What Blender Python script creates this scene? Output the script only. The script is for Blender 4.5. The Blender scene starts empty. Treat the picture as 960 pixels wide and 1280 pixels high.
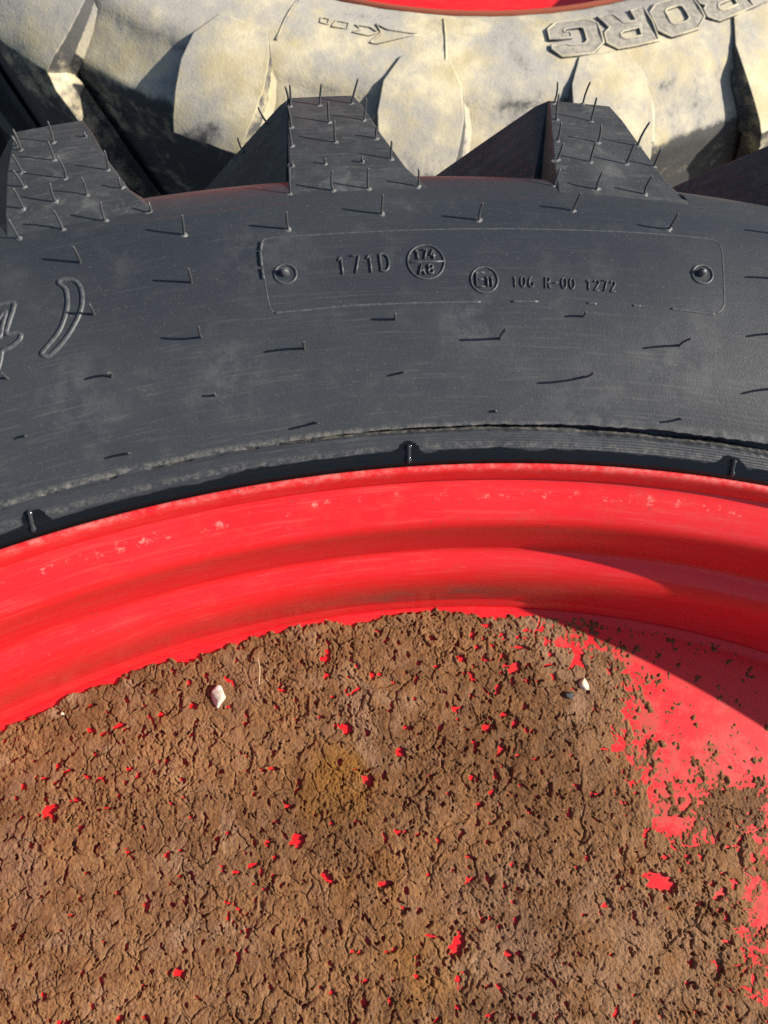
import bpy, bmesh, math, numpy as np
from mathutils import Vector, Matrix
from mathutils.bvhtree import BVHTree
R = math.radians
S = bpy.context.scene
COL = S.collection

# ------------------------------------------------------------------ camera
# the photograph is 960 x 1280, focal length about 960 px; straight down projects to pixel (400, 900)
FPX = 960.0
ZB = 0.60                                   # height of the near rim's edge above the ground
CAM = Vector((0, 0, ZB + 0.30))
_d = Vector(((400 - 480) / FPX, (900 - 640) / FPX, 1)).normalized()
_x = Vector((1, 0, 0)); _x = (_x - _d * _x.dot(_d)).normalized()
_y = -_d.cross(_x)
def ray(u, v):
    r = Vector(((u - 480) / FPX, (v - 640) / FPX, 1))
    return Vector((r.dot(_x), r.dot(_y), -r.dot(_d))).normalized()
def at(u, v, z):
    r = ray(u, v)
    return CAM + r * ((z - CAM.z) / r.z)
right = Vector((_x[0], _y[0], -_d[0])); down = Vector((_x[1], _y[1], -_d[1])); fwd = Vector((_x[2], _y[2], -_d[2]))
cd = bpy.data.cameras.new('camera')
cam = bpy.data.objects.new('camera', cd); COL.objects.link(cam)
m = Matrix((right, -down, -fwd)).transposed().to_4x4(); m.translation = CAM
cam.matrix_world = m
cd.sensor_fit = 'VERTICAL'; cd.sensor_height = 36.0; cd.lens = 36.0 * FPX / 1280
cd.clip_start = 0.01; cd.clip_end = 200
cd.dof.use_dof = True; cd.dof.focus_distance = 0.380; cd.dof.aperture_fstop = 13.0
S.camera = cam

# ------------------------------------------------------------------ light
SUN_EL, SUN_AZ = 35.0, -2.0                  # sun stands over +X
w = bpy.data.worlds.new('World'); S.world = w; w.use_nodes = True
nt = w.node_tree; bg = nt.nodes['Background']
sky = nt.nodes.new('ShaderNodeTexSky'); sky.sky_type = 'NISHITA'; sky.sun_disc = False
sky.sun_elevation = R(SUN_EL); sky.sun_rotation = R(90 - SUN_AZ)
nt.links.new(sky.outputs[0], bg.inputs[0]); bg.inputs[1].default_value = 0.084
sd = bpy.data.lights.new('sun', 'SUN'); sd.energy = 5.0; sd.angle = R(0.53); sd.color = (1.0, 0.93, 0.82)
sun = bpy.data.objects.new('sun', sd); COL.objects.link(sun)
sdir = Vector((math.cos(R(SUN_EL)) * math.cos(R(SUN_AZ)), math.cos(R(SUN_EL)) * math.sin(R(SUN_AZ)), math.sin(R(SUN_EL))))
sun.rotation_euler = sdir.to_track_quat('Z', 'Y').to_euler(); sun.location = (2, 0, 3)
S.view_settings.view_transform = 'Standard'; S.view_settings.look = 'None'
S.view_settings.exposure = 0.55; S.view_settings.gamma = 1.0; S.view_settings.use_curve_mapping = False
S.render.engine = 'CYCLES'; S.cycles.use_denoising = False

# ------------------------------------------------------------------ node helpers
class NT:
    def __init__(s, name):
        s.m = bpy.data.materials.new(name); s.m.use_nodes = True; s.t = s.m.node_tree
        s.b = s.t.nodes['Principled BSDF']; s.pos = s.n('ShaderNodeNewGeometry').outputs['Position']
    def n(s, typ, **kw):
        x = s.t.nodes.new(typ)
        for k, v in kw.items(): setattr(x, k, v)
        return x
    def put(s, sock, v):
        if hasattr(v, 'is_linked') or isinstance(v, bpy.types.NodeSocket): s.t.links.new(v, sock)
        else: sock.default_value = v
    def noise(s, scale, detail=4, rough=.55, vec=None, dist=0.0):
        x = s.n('ShaderNodeTexNoise'); s.put(x.inputs['Vector'], vec or s.pos)
        x.inputs['Scale'].default_value = scale; x.inputs['Detail'].default_value = detail
        x.inputs['Roughness'].default_value = rough; x.inputs['Distortion'].default_value = dist
        return x.outputs['Fac']
    def math(s, op, a, b=0.0, c=0.0, clamp=False):
        x = s.n('ShaderNodeMath', operation=op, use_clamp=clamp)
        for i, v in enumerate((a, b, c)): s.put(x.inputs[i], v)
        return x.outputs[0]
    def ramp(s, v, lo, hi, a=0.0, b=1.0, smooth=True):
        x = s.n('ShaderNodeMapRange', interpolation_type='SMOOTHSTEP' if smooth else 'LINEAR')
        for i, q in enumerate((v, lo, hi, a, b)): s.put(x.inputs[i], q)
        return x.outputs[0]
    def mix(s, f, a, b):
        x = s.n('ShaderNodeMix', data_type='RGBA')
        s.put(x.inputs[0], f); s.put(x.inputs[6], a if not isinstance(a, tuple) else (*a, 1)); s.put(x.inputs[7], b if not isinstance(b, tuple) else (*b, 1))
        return x.outputs[2]
    def radius(s, cx, cy):
        x = s.n('ShaderNodeVectorMath', operation='MULTIPLY_ADD')
        s.put(x.inputs[0], s.pos); x.inputs[1].default_value = (1, 1, 0); x.inputs[2].default_value = (-cx, -cy, 0)
        y = s.n('ShaderNodeVectorMath', operation='LENGTH'); s.put(y.inputs[0], x.outputs[0])
        return y.outputs['Value'], x.outputs[0]
    def z(s):
        x = s.n('ShaderNodeSeparateXYZ'); s.put(x.inputs[0], s.pos); return x.outputs[2]
    def dist(s, p):
        x = s.n('ShaderNodeVectorMath', operation='DISTANCE'); s.put(x.inputs[0], s.pos); x.inputs[1].default_value = p
        return x.outputs['Value']
    def streak(s, cx, cy, along, across, detail=4, rough=.6):
        r, v = s.radius(cx, cy); q = s.n('ShaderNodeSeparateXYZ'); s.put(q.inputs[0], v)
        th = s.math('ARCTAN2', q.outputs[0], q.outputs[1]); c = s.n('ShaderNodeCombineXYZ')
        s.put(c.inputs[0], s.math('MULTIPLY', th, along)); s.put(c.inputs[1], s.math('MULTIPLY', r, across)); s.put(c.inputs[2], s.math('MULTIPLY', s.z(), across))
        return s.noise(1.0, detail, rough, c.outputs[0])
    def bump(s, h, strength, distance, prev=None):
        x = s.n('ShaderNodeBump'); s.put(x.inputs['Height'], h); x.inputs['Strength'].default_value = strength
        x.inputs['Distance'].default_value = distance
        if prev is not None: s.put(x.inputs['Normal'], prev)
        return x.outputs[0]
    def out(s, color=None, rough=None, normal=None, spec=None, coat=None, coat_rough=None):
        if color is not None: s.put(s.b.inputs['Base Color'], color if not isinstance(color, tuple) else (*color, 1))
        if rough is not None: s.put(s.b.inputs['Roughness'], rough)
        if normal is not None: s.put(s.b.inputs['Normal'], normal)
        if spec is not None: s.put(s.b.inputs['Specular IOR Level'], spec)
        if coat is not None: s.put(s.b.inputs['Coat Weight'], coat)
        if coat_rough is not None: s.put(s.b.inputs['Coat Roughness'], coat_rough)
        return s.m

# ------------------------------------------------------------------ geometry helpers
def obj(name, me, mat=None, parent=None):
    o = bpy.data.objects.new(name, me); COL.objects.link(o)
    if mat and me is not None and not me.materials: me.materials.append(mat)
    if parent: o.parent = parent
    return o
def tag(o, label=None, cat=None, group=None, kind=None):
    for k, v in (('label', label), ('category', cat), ('group', group), ('kind', kind)):
        if v: o[k] = v
    return o
def empty(name, loc, rz=0):
    o = obj(name, None); o.location = loc; o.rotation_euler = (0, 0, rz); o.empty_display_size = .1
    return o
def mesh_np(name, V, Q, smooth=True):
    me = bpy.data.meshes.new(name)
    V = np.asarray(V, np.float32); Q = np.asarray(Q, np.int32)
    me.vertices.add(len(V)); me.vertices.foreach_set('co', V.ravel())
    k = Q.shape[1]
    me.loops.add(Q.size); me.loops.foreach_set('vertex_index', Q.ravel())
    me.polygons.add(len(Q)); me.polygons.foreach_set('loop_start', np.arange(0, Q.size, k, dtype=np.int32))
    me.update(calc_edges=True); me.validate()
    me.polygons.foreach_set('use_smooth', np.full(len(me.polygons), smooth)); me.update()
    return me
def mesh_py(name, V, F, smooth=True, fixn=True):
    me = bpy.data.meshes.new(name); me.from_pydata([tuple(v) for v in V], [], F)
    if fixn:
        bm = bmesh.new(); bm.from_mesh(me); bmesh.ops.remove_doubles(bm, verts=bm.verts, dist=1e-6)
        bmesh.ops.recalc_face_normals(bm, faces=bm.faces); bm.to_mesh(me); bm.free()
    for p in me.polygons: p.use_smooth = smooth
    return me
def grid_quads(ni, nj, wrap_i=False):
    i = np.arange(ni if wrap_i else ni - 1); j = np.arange(nj - 1)
    I, J = np.meshgrid(i, j, indexing='ij'); I2 = (I + 1) % ni
    return np.stack([I * nj + J, I * nj + J + 1, I2 * nj + J + 1, I2 * nj + J], -1).reshape(-1, 4)
def thetas(dense, step, coarse):
    a = np.arange(-dense, dense, step); b = np.arange(dense, 360 - dense, coarse)
    return np.radians(np.concatenate([a, b]))
def revolve(name, prof, th, mod=None):
    P = np.asarray(prof, float); r = np.broadcast_to(P[:, 0], (len(th), len(P))).copy(); z = np.broadcast_to(P[:, 1], r.shape).copy()
    if mod: r, z = mod(th[:, None], r, z)
    V = np.stack([r * np.sin(th)[:, None], r * np.cos(th)[:, None], z], -1).reshape(-1, 3)
    return mesh_np(name, V, grid_quads(len(th), len(P), True))
def spline(pts, step):
    """Catmull-Rom through (r, z) points, resampled about every `step` metres."""
    p = np.asarray(pts, float); out = []
    for k in range(len(p) - 1):
        a, b, c, d = p[max(k - 1, 0)], p[k], p[k + 1], p[min(k + 2, len(p) - 1)]
        n = max(1, int(np.linalg.norm(c - b) / step))
        for t in np.arange(n) / n:
            q = .5 * (2 * b + (c - a) * t + (2 * a - 5 * b + 4 * c - d) * t * t + (3 * b - a - 3 * c + d) * t ** 3)
            out.append(q)
    out.append(p[-1]); return np.array(out)
# 2-D gradient noise in numpy
def _hash(ix, iy, seed):
    h = (ix.astype(np.int64) * 374761393 + iy.astype(np.int64) * 668265263 + seed * 1442695041) & 0xffffffff
    h = ((h ^ (h >> 13)) * 1274126177) & 0xffffffff
    return ((h ^ (h >> 16)) & 0xffff) / 65535.0
def perlin(x, y, seed=0):
    ix, iy = np.floor(x), np.floor(y); fx, fy = x - ix, y - iy
    ux, uy = fx * fx * fx * (fx * (fx * 6 - 15) + 10), fy * fy * fy * (fy * (fy * 6 - 15) + 10)
    def g(dx, dy):
        a = _hash(ix + dx, iy + dy, seed) * 2 * np.pi
        return np.cos(a) * (fx - dx) + np.sin(a) * (fy - dy)
    a = g(0, 0) * (1 - ux) + g(1, 0) * ux; b = g(0, 1) * (1 - ux) + g(1, 1) * ux
    return (a * (1 - uy) + b * uy) * 1.5
def clods(x, y, seed=0):
    """cell noise with each cell's offset vector: used for tilted, angular clods"""
    ix, iy = np.floor(x), np.floor(y); f1 = np.full(x.shape, 9.0); f2 = f1.copy(); cid = np.zeros_like(f1); ox = cid.copy(); oy = cid.copy(); h2 = cid.copy()
    for dx in (-1, 0, 1):
        for dy in (-1, 0, 1):
            cx, cy = ix + dx, iy + dy
            px = cx + .08 + .84 * _hash(cx, cy, seed) - x; py = cy + .08 + .84 * _hash(cx, cy, seed + 17) - y
            d = np.hypot(px, py); near = d < f1
            f2 = np.where(near, f1, np.minimum(f2, d)); f1 = np.where(near, d, f1)
            cid = np.where(near, _hash(cx, cy, seed + 31), cid); h2 = np.where(near, _hash(cx, cy, seed + 47), h2); ox = np.where(near, px, ox); oy = np.where(near, py, oy)
    return f1, f2, cid, ox, oy, h2
def sstep(a, b, x):
    t = np.clip((x - a) / (b - a), 0, 1); return t * t * (3 - 2 * t)

# ------------------------------------------------------------------ places
NX, NY = 0.0938, -0.500                      # axis of the clean wheel
DZ0 = -.1350
FX, FY, FZB = 0.0845, 1.0155, ZB - 0.20      # axis and rim height of the dusty wheel

# ------------------------------------------------------------------ materials
def mat_new_rubber():
    t = NT('new_black_rubber'); r, _ = t.radius(NX, NY)
    big = t.noise(9, 4); fine = t.noise(1500, 2); mid = t.noise(70, 5, .65)
    base = t.mix(t.ramp(big, .35, .65), (.025, .029, .036), (.037, .041, .045))
    base = t.mix(t.math('MULTIPLY', t.ramp(mid, .52, .75), .28), base, (.085, .086, .084))
    base = t.mix(t.math('MULTIPLY', t.ramp(fine, .62, .76), .40), base, (.19, .19, .18))          # dust grains
    stk = t.streak(NX, NY, 26, 900, 5, .7)
    base = t.mix(t.math('MULTIPLY', t.ramp(stk, .52, .72), t.ramp(r, .62, .70, .30, .12)), base, (.15, .15, .14))
    base = t.mix(t.math('MULTIPLY', t.ramp(t.streak(NX, NY, 9, 160, 5, .7), .50, .72), .22), base, (.030, .032, .036))
    # dust line along the torn mould seam next to the bead
    seam = t.math('MULTIPLY', t.ramp(r, .6172, .6178), t.ramp(r, .6180, .6208, 1, 0))
    seam = t.math('MULTIPLY', seam, t.ramp(t.noise(300, 7, .75), .38, .66))
    base = t.mix(t.math('MULTIPLY', seam, .60), base, (.27, .25, .21))
    seam2 = t.math('MULTIPLY', t.ramp(r, .6098, .6104), t.ramp(r, .6112, .6135, 1, 0))
    seam2 = t.math('MULTIPLY', seam2, t.ramp(t.noise(300, 6, .75), .44, .66))
    base = t.mix(t.math('MULTIPLY', seam2, .35), base, (.24, .225, .19))
    # pale scuffs
    for (u, v, rad, k) in ((513, 266, .0042, .5), (290, 470, .022, .07), (590, 405, .02, .06), (860, 455, .03, .06), (740, 520, .035, .07), (95, 490, .025, .05), (330, 330, .03, .04)):
        p = at(u, v, ZB + .02)
        s = t.math('MULTIPLY', t.ramp(t.dist(p), rad * .2, rad, 1, 0), t.ramp(t.noise(110, 7, .75), .42, .60))
        base = t.mix(t.math('MULTIPLY', s, k), base, (.42, .43, .43))
    # wet mounting paste next to the rim, ragged outer edge
    n1 = t.noise(28, 5, .6); lim = t.math('ADD', .6060, t.math('MULTIPLY', n1, .0074))
    for (u, v) in ((42, 640), (510, 557), (916, 577)):
        p = at(u, v, ZB + .004)
        lim = t.math('ADD', lim, t.ramp(t.math('ADD', t.dist(p), t.math('MULTIPLY', t.math('SUBTRACT', t.noise(130, 4, .6), .5), .008)), .001, .0078, .0045, 0))
    wet = t.ramp(t.math('SUBTRACT', r, lim), -.0003, .0003, 1, 0)
    wet = t.math('MULTIPLY', wet, t.ramp(r, .64, .66, 1, 0))
    base = t.mix(wet, base, (.006, .007, .008))
    rough = t.math('ADD', t.math('MULTIPLY', mid, .22), .34)
    rough = t.math('ADD', t.math('MULTIPLY', rough, t.math('SUBTRACT', 1.0, wet)), t.math('MULTIPLY', wet, .13))
    h = t.bump(t.noise(1300, 3, .7), .18, .0006)
    rings = t.math('SINE', t.math('MULTIPLY', r, 3300.0))
    rings = t.math('MULTIPLY', rings, t.math('ADD', t.math('MULTIPLY', t.ramp(r, .62, .66, 1, .12), t.noise(22, 3)), .0))
    h = t.bump(rings, .05, .0004, h)
    h = t.bump(t.math('MULTIPLY', t.math('SINE', t.math('MULTIPLY', r, 6100.0)), t.ramp(r, .6150, .6165, 1, 0)), .22, .0003, h)
    h = t.bump(t.noise(60, 5, .6), .12, .0012, h)
    return t.out(base, rough, h, .35)
def mat_lug_rubber():
    t = NT('moulded_lug_rubber'); r, _ = t.radius(NX, NY)
    mid = t.noise(60, 6, .65); fine = t.noise(900, 2); st = t.noise(90, 4, .6, None, .6)
    base = t.mix(t.ramp(mid, .38, .68), (.036, .040, .042), (.062, .065, .066))
    base = t.mix(t.math('MULTIPLY', t.ramp(st, .56, .72), .6), base, (.13, .13, .125))
    base = t.mix(t.math('MULTIPLY', t.ramp(t.streak(NX, NY, 40, 500, 5, .7), .52, .70), .35), base, (.14, .138, .13))
    base = t.mix(t.math('MULTIPLY', t.ramp(fine, .62, .74), .4), base, (.17, .17, .165))
    rg = t.math('SINE', t.math('ADD', t.math('MULTIPLY', r, 900.0), t.math('MULTIPLY', t.noise(14, 2), 9.0)))
    h = t.bump(rg, .07, .0008); h = t.bump(t.noise(1200, 3, .7), .3, .0006, h); h = t.bump(mid, .2, .0012, h)
    return t.out(base, .52, h, .3)
def mat_hair():
    t = NT('rubber_vent_hair'); return t.out(t.mix(t.noise(500, 2), (.045, .047, .05), (.085, .085, .085)), .42)
def mat_hair_foot():
    t = NT('sunlit_foot_rubber'); return t.out(t.mix(t.ramp(t.noise(900, 3), .4, .6), (.085, .087, .087), (.19, .188, .18)), .7)  # lighter than the tyre: the collar's sunlit face is painted into this colour
def mat_ridge():
    t = NT('raised_rubber_marking'); return t.out(t.mix(t.ramp(t.noise(700, 3), .4, .65), (.050, .054, .058), (.085, .088, .09)), .42)
def red_paint(name, cx, cy, near):
    t = NT(name); r, _ = t.radius(cx, cy)
    base = t.mix(t.ramp(t.noise(6, 3), .35, .65), (.74, .009, .014), (.69, .007, .012))
    dust = t.math('ADD', .020, t.math('MULTIPLY', t.ramp(t.noise(14, 5, .6), .38, .72), .02))
    dust = t.math('ADD', dust, t.math('MULTIPLY', t.ramp(t.streak(cx, cy, 14, 420, 6, .7), .50, .75), .10))
    dust = t.math('ADD', dust, t.math('MULTIPLY', t.ramp(t.streak(cx, cy, 60, 2600, 3, .6), .66, .74), .16))
    dust = t.math('ADD', dust, t.math('MULTIPLY', t.ramp(t.noise(260, 4, .75), .62, .75), .10))
    if near:
        lip = t.math('MULTIPLY', t.ramp(r, .6004, .6026), t.ramp(t.noise(170, 7, .8), .40, .68))
        dust = t.math('ADD', dust, t.math('MULTIPLY', lip, .38))
        bandl = t.math('MULTIPLY', t.ramp(r, .5925, .5945), t.ramp(r, .596, .598, 1, 0))
        dust = t.math('ADD', dust, t.math('MULTIPLY', t.math('MULTIPLY', bandl, t.ramp(t.noise(150, 5, .8), .56, .68)), .5))
        # soil film left where the barrel runs into the disc
        film = t.math('MULTIPLY', t.ramp(t.z(), ZB - .126, ZB - .118), t.ramp(t.z(), ZB - .098, ZB - .082, 1, 0))
        film = t.math('MULTIPLY', film, t.math('MULTIPLY', t.ramp(t.noise(40, 5, .65), .36, .60), t.ramp(t.dist(at(540, 748, ZB - .12)), .02, .075, 1, .05)))
        soil = t.math('MULTIPLY', film, .6)
        ring = t.math('MULTIPLY', t.ramp(r, .552, .5625, .0, .12), t.ramp(t.noise(90, 5, .7), .5, .7))
        soil = t.math('ADD', soil, ring)
        onfloor = t.ramp(t.z(), ZB + DZ0 + .003, ZB + DZ0 + .0015)
        stain = t.math('ADD', t.math('MULTIPLY', t.ramp(t.noise(120, 7, .75), .50, .66), .16), t.math('MULTIPLY', t.ramp(t.noise(30, 5, .6), .42, .7), .14))
        soil = t.math('ADD', soil, t.math('MULTIPLY', onfloor, t.math('MULTIPLY', stain, t.ramp(r, .50, .555, 1, .35))))
        dust = t.math('MULTIPLY', dust, t.math('SUBTRACT', 1.0, t.math('MULTIPLY', onfloor, .75)))
        for (u, v, rad) in ((770, 830, .022), (800, 890, .018), (815, 940, .020), (840, 1000, .024), (900, 950, .022), (945, 1120, .03), (710, 790, .018)):
            sm = t.math('MULTIPLY', t.ramp(t.dist(at(u, v, ZB + DZ0)), rad * .2, rad, 1, 0), t.ramp(t.noise(95, 7, .78), .44, .62))
            soil = t.math('ADD', soil, t.math('MULTIPLY', t.math('MULTIPLY', onfloor, sm), .55))
    else:
        soil = t.ramp(r, .4405, .4435)
        soil = t.math('MULTIPLY', soil, .9)
    col = t.mix(t.math('MINIMUM', dust, .6), base, (.62, .36, .30))
    col = t.mix(t.math('MINIMUM', soil, .9), col, (.24, .085, .045))
    chips = t.ramp(t.noise(330, 3, .6), .70, .715)
    col = t.mix(t.math('MULTIPLY', chips, .7), col, (.10, .05, .04))
    rough = t.math('ADD', .33, t.math('MULTIPLY', t.math('ADD', dust, soil), .7))
    h = t.bump(t.noise(420, 3, .5), .05, .0006)
    return t.out(col, rough, h, .38, .12, .08)
def mat_mud():
    t = NT('dry_cracked_mud')
    a = t.noise(16, 5, .6); b = t.noise(85, 5, .65); c = t.noise(620, 4, .7)
    a2 = t.math('ADD', t.math('MULTIPLY', a, .6), t.math('MULTIPLY', t.noise(220, 6, .7), .4))
    col = t.mix(t.ramp(a2, .38, .62), (.150, .070, .029), (.285, .142, .060))
    col = t.mix(t.math('MULTIPLY', t.ramp(b, .48, .70), .6), col, (.26, .148, .082))
    col = t.mix(t.math('MULTIPLY', t.ramp(t.noise(24, 4, .6, None, .5), .56, .72), .45), col, (.25, .145, .092))
    for (u, v, rad, k, cc) in ((425, 985, .036, .75, (.25, .112, .020)), (470, 1100, .03, .65, (.24, .10, .022)), (530, 1200, .03, .65, (.25, .105, .024)), (560, 1270, .03, .6, (.25, .105, .024)), (180, 1150, .06, .30, (.17, .09, .05)), (760, 930, .05, .3, (.25, .145, .085)), (800, 1200, .09, .45, (.32, .19, .11)), (650, 1230, .06, .35, (.31, .185, .115)), (250, 900, .05, .3, (.16, .085, .045)), (560, 1240, .045, .45, (.30, .15, .045)), (620, 1160, .05, .25, (.26, .16, .11)), (930, 1000, .03, .45, (.16, .085, .05))):
        p = at(u, v, ZB - .133)
        s = t.math('MULTIPLY', t.ramp(t.dist(p), rad * .25, rad, 1, 0), t.ramp(t.noise(55, 4), .36, .58))
        col = t.mix(t.math('MULTIPLY', s, k), col, cc)
    col = t.mix(t.math('MULTIPLY', t.ramp(t.noise(11, 5, .65), .50, .66), .55), col, (.125, .062, .030))
    col = t.mix(t.math('MULTIPLY', t.ramp(t.noise(19, 6, .7, None, .8), .54, .68), .55), col, (.35, .22, .135))
    col = t.mix(t.math('MULTIPLY', t.ramp(c, .55, .75), .55), col, (.36, .21, .12))
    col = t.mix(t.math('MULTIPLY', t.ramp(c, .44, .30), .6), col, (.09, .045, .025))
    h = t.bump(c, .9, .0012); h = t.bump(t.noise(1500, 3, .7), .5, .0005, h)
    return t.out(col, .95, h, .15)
def mat_dusty_rubber():
    t = NT('dusty_old_rubber'); r, _ = t.radius(FX, FY)
    g = t.n('ShaderNodeNewGeometry'); sx = t.n('ShaderNodeSeparateXYZ'); t.put(sx.inputs[0], g.outputs['Normal'])
    settle = t.ramp(sx.outputs[2], .25, 1.0, .10, .36)
    n1 = t.noise(13, 6, .62); n2 = t.noise(60, 6, .7); n3 = t.noise(400, 4, .7)
    k = t.math('ADD', t.math('ADD', t.math('MULTIPLY', n1, .55), t.math('MULTIPLY', n2, .45)), settle)
    dust = t.ramp(k, .62, .78)
    rub = t.mix(n2, (.055, .056, .058), (.13, .128, .12))
    grey = t.mix(n3, (.33, .315, .285), (.48, .45, .385))
    yel = t.mix(t.ramp(t.noise(34, 4), .35, .65), (.53, .45, .27), (.68, .60, .41))
    col = t.mix(dust, rub, t.mix(t.ramp(t.math('ADD', n1, t.math('MULTIPLY', n2, .5)), .62, .90), grey, yel))
    col = t.mix(t.math('MULTIPLY', t.ramp(n3, .60, .72), .35), col, (.20, .17, .12))
    h = t.bump(n2, .22, .003); h = t.bump(n3, .3, .0012, h)
    return t.out(col, .9, h, .2)
def mat_simple(name, a, b, scale, rough, bump=0.3, dist=.001):
    t = NT(name); n = t.noise(scale, 5, .65)
    return t.out(t.mix(t.ramp(n, .35, .65), a, b), rough, t.bump(n, bump, dist))
M_rub, M_lug, M_hair, M_foot, M_ridge = mat_new_rubber(), mat_lug_rubber(), mat_hair(), mat_hair_foot(), mat_ridge()
M_red, M_red_far = red_paint('red_wheel_paint', NX, NY, True), red_paint('red_wheel_paint_dusty', FX, FY, False)
M_mud, M_dusty = mat_mud(), mat_dusty_rubber()
M_ground = mat_simple('compacted_soil', (.085, .075, .062), (.14, .125, .105), 30, .95, .6, .01)
M_white = mat_simple('white_limestone', (.46, .40, .30), (.80, .78, .70), 160, .85)
M_cream = mat_simple('cream_pebble', (.58, .46, .32), (.72, .62, .48), 300, .6)
M_dark = mat_simple('dark_stone', (.012, .013, .013), (.026, .026, .024), 300, .6)
M_straw = mat_simple('dry_straw', (.42, .32, .17), (.55, .45, .28), 300, .7)
M_letter = mat_simple('scuffed_lettering', (.27, .245, .20), (.42, .38, .31), 220, .8, .4, .001)
M_rust = mat_simple('rusty_metal', (.10, .055, .035), (.2, .1, .06), 80, .8)

# ------------------------------------------------------------------ ground
g = np.linspace(-1, 1, 181); gx, gy = np.meshgrid(np.sign(g) * np.abs(g) ** 2.2 * 60, np.sign(g) * np.abs(g) ** 2.2 * 60, indexing='ij')
gz = -.004 + .003 * perlin(gx * 3, gy * 3, 5)
ground = tag(obj('ground', mesh_np('ground', np.stack([gx, gy, gz], -1).reshape(-1, 3), grid_quads(181, 181)[:, ::-1].copy()), M_ground), kind='structure')

# ------------------------------------------------------------------ lug builder
def lug_mesh(name, face, tread, zr, sgn=1, jitter=0, seed=0):
    """face rows: (r, z, thL, thR, base_r, base_z); tread rows: (r, z, thL, thR, base_r); degrees; zr is the local height offset."""
    rows = []
    for (r, z, a, b, br, bz, fl, fr) in face:
        rows.append((r, z, a, b, br, bz, fl, fr))
    for (r, z, a, b, br, fl, fr) in tread:
        rows.append((r, z, a, b, br, z - .001, fl, fr))
    V, n = [], 9
    for i, (r, z, a, b, br, bz, fl, fr) in enumerate(rows):
        mr, mz = br + (r - br) * .22, bz + (z - bz) * .22
        cols = [(a - fl, br, bz), (a - fl * .35, mr, mz)]
        for k in range(5): cols.append((a + (b - a) * k / 4, r, z))
        cols += [(b + fr * .35, mr, mz), (b + fr, br, bz)]
        for (t, rr, zz) in cols:
            if jitter:
                q = np.array([t * 3.1 + seed, rr * 90 + zz * 60]); rr += jitter * float(perlin(q[:1], q[1:], seed)[0]); zz += jitter * .7 * float(perlin(q[:1] + 9, q[1:], seed)[0])
            t = R(t) * sgn
            V.append((rr * math.sin(t), rr * math.cos(t), zz + zr))
    F = []
    for i in range(len(rows) - 1):
        for k in range(n - 1):
            F.append((i * n + k, i * n + k + 1, (i + 1) * n + k + 1, (i + 1) * n + k))
    F.append(tuple(range(n))); F.append(tuple((len(rows) - 1) * n + k for k in range(n)))
    return mesh_py(name, V, F)
def soften(o, width, seg=3, ang=28):
    b = o.modifiers.new('bevel', 'BEVEL'); b.width = width; b.segments = seg; b.limit_method = 'ANGLE'; b.angle_limit = R(ang)
    wn = o.modifiers.new('normals', 'WEIGHTED_NORMAL'); wn.keep_sharp = False

# ================================================================== THE CLEAN WHEEL
wheel = tag(empty('tractor_wheel', (NX, NY, 0)), 'tractor wheel with clean new black tyre, red rim and mud-covered red disc', 'wheel', 'tractor wheels lying flat')
CP = [(.6035, -.016), (.6046, -.004), (.6052, -.0006), (.6072, .0009), (.6088, .0016), (.6094, .0026), (.6120, .0038), (.6167, .0058), (.630, .0111), (.645, .0160), (.660, .0196), (.680, .0225), (.700, .0235), (.712, .0228), (.7165, .0219),
      (.7172, .0213), (.724, .0186), (.733, .0135), (.740, .0055), (.745, -.006), (.7475, -.022), (.7485, -.05), (.749, -.10), (.750, -.30)]
top = spline(CP, .0011)
seam_z = lambda r: np.interp(r, top[:, 0], top[:, 1])
_fr = np.arange(.6140, .6240, .00022); top = np.vstack([top[(top[:, 0] < .6140) & (np.arange(len(top)) < 60)], np.stack([_fr, seam_z(_fr)], 1), top[top[:, 0] >= .6240]])
low = top[::-1].copy(); low[:, 1] = -.60 + .0235 - .0235 - (low[:, 1]) + .0235 - .0235
prof = np.vstack([top, low[1:]])
zmap_r, zmap_z = top[:, 0], top[:, 1]
def carc_z(r): return float(np.interp(r, zmap_r[zmap_r.argsort(kind='stable')], zmap_z[zmap_r.argsort(kind='stable')]))
def tyre_mod(th, r, z):
    d = np.degrees(np.where(th > np.pi, th - 2 * np.pi, th))
    up = z > -.02
    # torn seam: an open gap that widens towards positive angles and closes to the other side
    wob = .00040 * perlin(d * .45, d * 0 + .5, 3) + .00010 * perlin(d * 2.3, d * 0 + .5, 8)
    width = np.clip(.00034 + .00009 * (d + 10), 0, .0026) * (1 + .30 * perlin(d * .8, d * 0 + 3.5, 4) + .2 * perlin(d * 3.5, d * 0 + 5.5, 5))
    width = np.where(d < -10.5, 0, width)
    rc = .6172 + wob
    inside = sstep(.0002, -.0001, np.abs(r - rc) - width) * (width > .00005)
    lip = sstep(rc + width - .0001, rc + width + .0003, r) * sstep(rc + width + .0040, rc + width + .0005, r) * .0005 * (1 + .35 * perlin(d * 1.7, d * 0 + 7.5, 6))
    zz = np.where(up, z - .0042 * inside + lip * (1 - inside), z)
    r = np.where(up, r + .0050 * inside, r)                     # the gap runs in under the outer flap
    # where it has closed: a thin wrinkled ridge with short tears
    w2 = sstep(-8.5, -11, d) * sstep(-24, -17, d)
    rc2 = .6166 + .0006 * perlin(d * .9, d * 0 + 2.5, 12)
    wr = (np.exp(-((r - rc2) / .00045) ** 2) * .0008 - np.exp(-((r - rc2 - .0007) / .00030) ** 2) * .0022 * sstep(.0, .3, perlin(d * 1.4, d * 0 + 6.5, 14))) * w2
    return r, zz + np.where(up, wr, 0)
th = thetas(34, .06, 1.0)
tme = revolve('tyre', prof, th, tyre_mod)
tyre = obj('tyre', tme, M_rub, wheel); tyre.location = (0, 0, ZB)
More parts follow.
